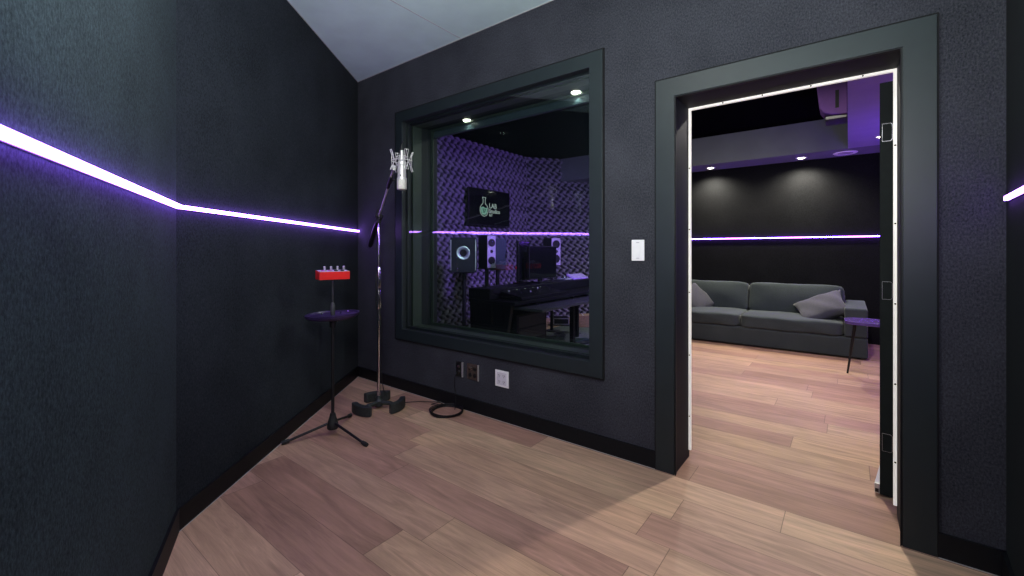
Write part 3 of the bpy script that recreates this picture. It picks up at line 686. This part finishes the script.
o = obj('throw_pillow', pillow_bm(.245, .085), M['pillow'], smooth=True); place(o, 3.60, 4.36, .525, R(-64), R(-24), R(4)); o.location.y -= .05; o.scale = (1.14, 1, 1.1); tag(o, 'mauve grey throw pillow slumped against the right arm of the sofa', 'pillow', 'throw pillows on the sofa')
o = obj('throw_pillow', pillow_bm(.245, .085), M['pillow'], smooth=True); place(o, 2.03, 4.44, .51, R(-58), R(42), R(-6)); tag(o, 'grey throw pillow on the left seat, partly hidden by the door frame', 'pillow', 'throw pillows on the sofa')

# ------------------------------------------------------------------ side table
t = thing('side_table', 'small black side table with violet-lit top in front of the sofa arm', 'side table', (4.09, 3.11, 0))
bm = new_bm(); n = 48
poly = [(.25 * math.copysign(abs(math.cos(q)) ** .55, math.cos(q)), .20 * math.copysign(abs(math.sin(q)) ** .55, math.sin(q))) for q in [2 * PI * k / n for k in range(n)]]
add_prism(bm, poly, .525, .556); obj('table_top', bm, M['table'], t, bevel=.004)
for (x, y) in ((-.17, .02), (.14, .13), (.14, -.13)):
    bm = new_bm(); add_tube(bm, [(x * .95, y * .95, .526), (x * 1.32, y * 1.1, .0)], [.016, .008], 12); auto_smooth(obj('leg', bm, M['black'], t))

# ------------------------------------------------------------------ control room equipment
t = thing('television', 'black wall television showing a flask logo on the foam-tiled wall', 'television', (UL + .075, 2.86, 1.66))
bm = new_bm(); add_box(bm, 0, .04, -.505, .505, 0, .58); obj('housing', bm, M['black'], t, bevel=.004)
bm = new_bm(); add_box(bm, .0395, .0415, -.497, .497, .010, .572); scr = obj('screen', bm, M['tv'], t)
bm = new_bm(); add_box(bm, -.035, .0, -.15, .15, .18, .40); obj('wall_bracket', bm, M['black'], t)
def yz(pts, x0, x1):   # prism in the screen plane (y to the right, z up)
    bm = new_bm(); T = Matrix(((0, 0, 1, 0), (1, 0, 0, 0), (0, 1, 0, 0), (0, 0, 0, 1))); add_prism(bm, pts, x0, x1, T); return bm
fc = (-.155, .245); Rf = .098
# flask outline as a tube, liquid as a filled shape
out = []
for k in range(33):
    a = R(112) + R(316) * k / 32; out.append((.043, fc[0] + Rf * math.cos(a), fc[1] + Rf * 1.02 * math.sin(a)))
neck_r = fc[0] + Rf * math.cos(R(68)); neck_l = fc[0] + Rf * math.cos(R(112))
loop = out + [(.043, fc[0] + .026, .36), (.043, fc[0] + .026, .425), (.043, fc[0] + .042, .43), (.043, fc[0] + .042, .445), (.043, fc[0] - .042, .445), (.043, fc[0] - .042, .43), (.043, fc[0] - .026, .425), (.043, fc[0] - .026, .36)]
bm = new_bm(); add_tube(bm, loop, .0065, 6, closed=True); obj('flask_outline', bm, M['logo_w'], t)
liq = [(fc[0] + Rf * .82 * math.cos(a), fc[1] + Rf * .82 * math.sin(a)) for a in [R(150) + R(240) * k / 24 for k in range(25)]]
liq += [(fc[0] + .03, fc[1] + .032), (fc[0] - .02, fc[1] + .052)]
obj('flask_liquid', yz(liq, .0416, .0425), M['logo'], t)
bm = new_bm(); add_tube(bm, [(.0435, fc[0] - .03 + .0, fc[1] + .02), (.0435, fc[0] + .0, fc[1] - .05), (.0435, fc[0] + .03, fc[1] + .01), (.0435, fc[0] + .0, fc[1] + .015)], .006, 6); obj('flask_mark', bm, M['tv'], t)
def text(body, size, y, z, mat):
    cu = bpy.data.curves.new('logo_text', 'FONT'); cu.body = body; cu.size = size; cu.extrude = .001; cu.offset = size * .018
    tmp = bpy.data.objects.new('tmp', cu); COL.objects.link(tmp)
    bpy.context.view_layer.update()
    me = bpy.data.meshes.new_from_object(tmp.evaluated_get(bpy.context.evaluated_depsgraph_get())); bpy.data.objects.remove(tmp)
    me.materials.clear(); me.materials.append(mat)
    o = bpy.data.objects.new('logo_text', me); COL.objects.link(o); o.parent = t; o.location = (.043, y, z); o.rotation_euler = (R(90), 0, R(90)); return o
text('LAB', .112, -.035, .285, M['logo_w']); text('Studios', .095, -.035, .205, M['logo_w']); text('NY', .062, -.035, .148, M['logo_w'])

def disc(t, name, r, x, z, mat, depth=.006, y=0, seg=28):
    bm = new_bm(); add_lathe(bm, [(0, depth * .2), (r * .35, depth * .25), (r * .85, depth), (r, depth * .8), (r, 0)], seg, mat=Matrix.Translation((x, y, z)) @ Matrix.Rotation(R(90), 4, 'X')); return auto_smooth(obj(name, bm, mat, t))
def speaker(name, label, loc, ang, w, h, d, baf, cab='speaker_black', layout='mtm'):
    """front faces local -y"""
    t = thing(name, label, 'speaker', loc, ang, 'speakers along the foam-tiled wall')
    bm = new_bm(); add_box(bm, -w / 2, w / 2, 0, d, 0, h); obj('cabinet', bm, M[cab], t, bevel=.006)
    if layout == 'mtm':
        bm = new_bm(); add_box(bm, -w / 2 + .004, w / 2 - .004, -.006, 0, .004, h - .004); obj('baffle', bm, M[baf], t, bevel=.003)
        for z in (h * .24, h * .77): disc(t, 'woofer', w * .38, 0, z, M['cone'], .008, -.006)
        disc(t, 'tweeter', w * .16, 0, h * .51, M['cone'], .006, -.006)
    else:
        bm = new_bm(); add_lathe(bm, [(.075, .002), (.085, .012), (.058, .014), (.040, .004), (.040, 0), (.085, 0)], 32, mat=Matrix.Translation((0, 0, h * .56)) @ Matrix.Rotation(R(90), 4, 'X')); auto_smooth(obj('driver_ring', bm, M['ring'], t))
        disc(t, 'driver_cone', .045, 0, h * .56, M['cone'], .008)
        for x in (-w / 2 + .006, w / 2 - .006):
            bm = new_bm(); add_box(bm, x - .005, x + .005, -.008, 0, .03, h - .03); obj('side_rail', bm, M['knob'], t)
    return t
def pedestal(name, label, loc, h, r=.10):
    t = thing(name, label, 'stand', (loc[0], loc[1], 0), 0, 'black speaker stands')
    bm = new_bm(); add_box(bm, -r, r, -r, r, 0, .02); obj('base_plate', bm, M['black'], t, bevel=.004)
    bm = new_bm(); add_tube(bm, [(0, 0, .02), (0, 0, h - .012)], .025, 14); auto_smooth(obj('post', bm, M['black'], t))
    bm = new_bm(); add_box(bm, -r, r, -r, r, h - .012, h); obj('top_plate', bm, M['black'], t, bevel=.003)
def off(loc, ang, d): return (loc[0] - math.sin(ang) * d, loc[1] + math.cos(ang) * d)
# angles: local -y points towards listener / booth window
sp = [('studio_speaker', 'pale fronted two-woofer speaker to the left of the desk, below the television', (.30, 1.70, 1.03), R(72), .13, .42, .22, 'baffle', 'speaker_black', 'mtm'),
      ('studio_speaker', 'pale fronted two-woofer speaker on the right, behind the computer monitor', (.34, 3.17, 1.03), R(62), .165, .42, .26, 'baffle', 'speaker_black', 'mtm'),
      ('studio_speaker', 'large black speaker with one shiny round driver, leftmost in the window', (.08, 1.42, .98), R(40), .32, .44, .28, 'black', 'speaker_black', 'one')]
for (nm, lb, loc, ang, w, h, d, baf, cab, lay) in sp:
    speaker(nm, lb, loc, ang, w, h, d, baf, cab, lay)
    p = off(loc, ang, d / 2)
    pedestal('speaker_stand', {0: 'black stand carrying the left two-woofer speaker', 1: 'black stand carrying the right two-woofer speaker', 2: 'black stand carrying the large single-driver speaker'}[sp.index((nm, lb, loc, ang, w, h, d, baf, cab, lay))], p, loc[2], .09)
t = thing('equipment_box', 'dark teal upright cabinet with an oval silver dish, right of the left speaker', 'cabinet', (.16, 2.02, 1.0), R(50))
bm = new_bm(); add_box(bm, -.10, .10, 0, .2, 0, .42); obj('cabinet', bm, M['speaker_teal'], t, bevel=.006)
bm = new_bm(); add_lathe(bm, [(0, -.004), (.05, 0), (.072, .010), (.066, .012), (0, .006)], 28, mat=Matrix.Translation((.125, .02, .20)) @ Matrix.Rotation(R(68), 4, 'Z') @ Matrix.Rotation(R(90), 4, 'X')); auto_smooth(obj('dish', bm, M['ring'], t))
pedestal('speaker_stand', 'black stand carrying the dark teal cabinet', off((.16, 2.02), R(50), .1), 1.0, .08)

# desk
t = thing('studio_desk', 'long black studio desk with a lower keyboard shelf, behind the window', 'desk', (.70, .86, 0))
LD = 2.25; WD = .62
bm = new_bm(); add_box(bm, 0, WD, 0, LD, .715, .75); obj('desk_top', bm, M['desk'], t, bevel=.004)
bm = new_bm(); add_prism(bm, [(0, 0), (.30, 0), (.30, LD), (0, LD)], .75, .86); obj('upper_bridge', bm, M['desk'], t, bevel=.01)
for y in (.02,):
    bm = new_bm(); T = Matrix(((1, 0, 0, 0), (0, 0, 1, y), (0, 1, 0, 0), (0, 0, 0, 1)))
    add_prism(bm, [(.02, 0), (.60, 0), (.58, .06), (.48, .30), (.56, .715), (0, .715)], 0, .05, T); obj('side_panel', bm, M['desk'], t, bevel=.006)
for x, y in ((.55, 1.16), (.55, LD - .08), (.04, LD - .08)):
    bm = new_bm(); add_box(bm, x, x + .05, y, y + .05, 0, .715); obj('leg', bm, M['desk'], t, bevel=.004)
bm = new_bm(); add_box(bm, .04, .08, .07, LD * .40, .10, .70); obj('modesty_panel', bm, M['desk'], t)
bm = new_bm(); add_box(bm, .42, .86, .12, 1.75, .66, .685); obj('keyboard_shelf', bm, M['tray_edge'], t, bevel=.004)
bm = new_bm(); add_box(bm, .44, .60, .4, .44, .685, .716); obj('shelf_rail', bm, M['desk'], t)
bm = new_bm(); add_box(bm, .44, .60, 1.5, 1.54, .685, .716); obj('shelf_rail', bm, M['desk'], t)
t = thing('rack_unit', 'black equipment rack under the near end of the desk', 'rack', (.84, 1.05, 0))
bm = new_bm(); add_box(bm, 0, .36, 0, .55, 0, .60); obj('case', bm, M['desk'], t, bevel=.01)
for k in range(4):
    bm = new_bm(); add_box(bm, .36, .365, .03, .52, .05 + k * .135, .165 + k * .135); obj('rack_panel', bm, M['speaker_black'], t, bevel=.002)
t = thing('mixing_console', 'black mixing console with rows of small lit controls on the desk', 'mixing console', (1.02, 1.0, .75))
bm = new_bm(); T = Matrix(((1, 0, 0, 0), (0, 0, 1, 0), (0, 1, 0, 0), (0, 0, 0, 1)))
add_prism(bm, [(.0, 0), (.28, 0), (.28, .035), (0, .085)], 0, .85, T); obj('console_body', bm, M['desk'], t, bevel=.006)
for i in range(9):
    bm = new_bm(); add_lathe(bm, [(0, 0), (.011, 0), (.009, .018), (0, .018)], 12, c=(.06 + .09 * (i % 2), .07 + .088 * i, .075 - .016 * (i % 2))); auto_smooth(obj('knob', bm, M['knob'] if i % 3 == 0 else M['black'], t))
for i in range(5):
    bm = new_bm(); add_box(bm, .02, .028, .1 + .15 * i, .112 + .15 * i, .083, .088); obj('indicator', bm, M['led_dot'], t)

def monitor(label, loc, ang, w, h, zc):
    t = thing('computer_monitor', label, 'monitor', loc, ang, 'computer monitors on the desk')
    bm = new_bm(); add_box(bm, -w / 2, w / 2, -.015, .02, zc - h / 2, zc + h / 2); obj('screen_housing', bm, M['black'], t, bevel=.004)
    bm = new_bm(); add_box(bm, -w / 2 + .01, w / 2 - .01, -.0165, -.0145, zc - h / 2 + .012, zc + h / 2 - .01); obj('screen', bm, M['tv'], t)
    bm = new_bm(); add_box(bm, -.03, .03, .02, .05, .01, zc + .05); obj('neck', bm, M['black'], t, bevel=.003)
    bm = new_bm(); add_box(bm, -.12, .12, -.06, .08, 0, .012); obj('foot', bm, M['black'], t, bevel=.003)
    return t
monitor('black computer monitor standing on the desk, in front of the right speaker', (.89, 1.98, .86), R(90), .60, .40, .25)
monitor('second black computer monitor, behind and left of the nearer one', (.76, 1.76, .86), R(100), .30, .48, .27)
t = thing('computer_keyboard', 'pale keyboard tinted violet as if lit at the far end of the desk', 'keyboard', (.86, 2.90, .885), R(90)); t.rotation_euler = (R(24), 0, R(90))
bm = new_bm(); add_box(bm, -.20, .20, -.07, .07, 0, .018); obj('case', bm, M['violet_lit_case'], t, bevel=.004)
bm = new_bm()
for r in range(4):
    for c in range(14): add_box(bm, -.19 + c * .0275, -.168 + c * .0275, -.062 + r * .031, -.037 + r * .031, .018, .024)
obj('keys', bm, M['baffle'], t)
t = thing('control_dial', 'shiny round volume controller on the desk beside the monitor', 'controller', (.86, 2.56, .86))
bm = new_bm(); add_box(bm, -.07, .07, -.09, .09, 0, .03); obj('case', bm, M['ring'], t, bevel=.01)
bm = new_bm(); add_lathe(bm, [(0, 0), (.035, 0), (.033, .03), (0, .034)], 24, c=(0, 0, .03)); auto_smooth(obj('dial', bm, M['chrome'], t))
t = thing('indicator_lamp', 'small red glowing lamp beside the second monitor', 'lamp', (.44, 2.06, 1.03))
bm = new_bm(); add_lathe(bm, [(0, -.02), (.02, -.015), (.02, .015), (0, .02)], 14); auto_smooth(obj('bulb', bm, M['led_red'], t))
bm = new_bm(); add_tube(bm, [(0, 0, -1.03), (0, 0, -.02)], .006, 8); obj('stalk', bm, M['black'], t)
# things on the control room floor
bm = new_bm(); add_box(bm, .1, 1.75, 1.75, 4.3, .0, .008); o = obj('floor_mat', bm, M['rug'], bevel=.003); tag(o, 'grey mat lying on the floor under the studio desk', 'mat')
t = thing('cardboard_box', 'tan cardboard box on the floor behind the desk', 'box', (.46, 3.80, .008), R(36))
bm = new_bm(); add_box(bm, -.14, .16, -.0, .25, 0, .19); obj('body', bm, M['tan'], t, bevel=.003)
bm = new_bm(); add_box(bm, -.0, .02, -.001, .251, .1895, .1905); obj('tape', bm, M['offwhite'], t)
t = thing('storage_crate', 'low dark open crate with a pale edge, left of the cardboard box', 'crate', (.10, 3.72, .008), R(36))
for (x0, x1, y0, y1) in ((-.13, .13, 0, .012), (-.13, .13, .20, .212), (-.13, -.118, .012, .20), (.118, .13, .012, .20)):
    bm = new_bm(); add_box(bm, x0, x1, y0, y1, 0, .13); obj('side', bm, M['black'], t)
obj('rim', ring_bm(-.118, .118, .03, .11, .012, -.006, 0), M['knob'], t)
bm = new_bm(); add_box(bm, -.118, .118, .012, .20, 0, .012); obj('bottom', bm, M['black'], t)
t = thing('foot_pedal', 'black foot pedal on the grey mat at the lower right of the window', 'pedal', (1.0, 2.72, .008), R(50))
bm = new_bm(); add_box(bm, -.09, .13, -.09, .09, 0, .03); obj('base', bm, M['black'], t, bevel=.006)
bm = new_bm(); add_box(bm, -.08, .12, -.075, .075, .03, .045, Matrix.Rotation(R(-5), 4, 'Y')); obj('treadle', bm, M['speaker_teal'], t, bevel=.004)
# loose cables under the desk
t = thing('cable_bundle', 'loose dark cables lying on the mat under the desk', 'cables', (.55, 2.7, .008))
for k in range(4):
    bm = new_bm(); ps = [(.05 * k - .1 + .18 * math.sin(j * 1.3 + k), -.5 + .13 * j, .008 + .004 * k) for j in range(9)]
    add_tube(bm, catmull(ps, 5), .007, 8); auto_smooth(obj('cable', bm, M['tray_edge'], t))
# ------------------------------------------------------------------ world, camera
w = bpy.data.worlds.new('world'); S.world = w; w.use_nodes = True
bg = w.node_tree.nodes['Background']; bg.inputs[0].default_value = (.6, .7, 1, 1); bg.inputs[1].default_value = .02
cd = bpy.data.cameras.new('camera'); cam = bpy.data.objects.new('camera', cd); COL.objects.link(cam)
cam.location = CAM; cam.rotation_euler = (R(90), 0, RZ)
cd.sensor_width = 36; cd.lens = 433 / 1024 * 36; cd.shift_y = -37 / 1024; cd.clip_start = .02
S.camera = cam
S.view_settings.view_transform = 'Standard'
S.view_settings.look = 'None'
S.view_settings.exposure = .12
S.view_settings.gamma = .90
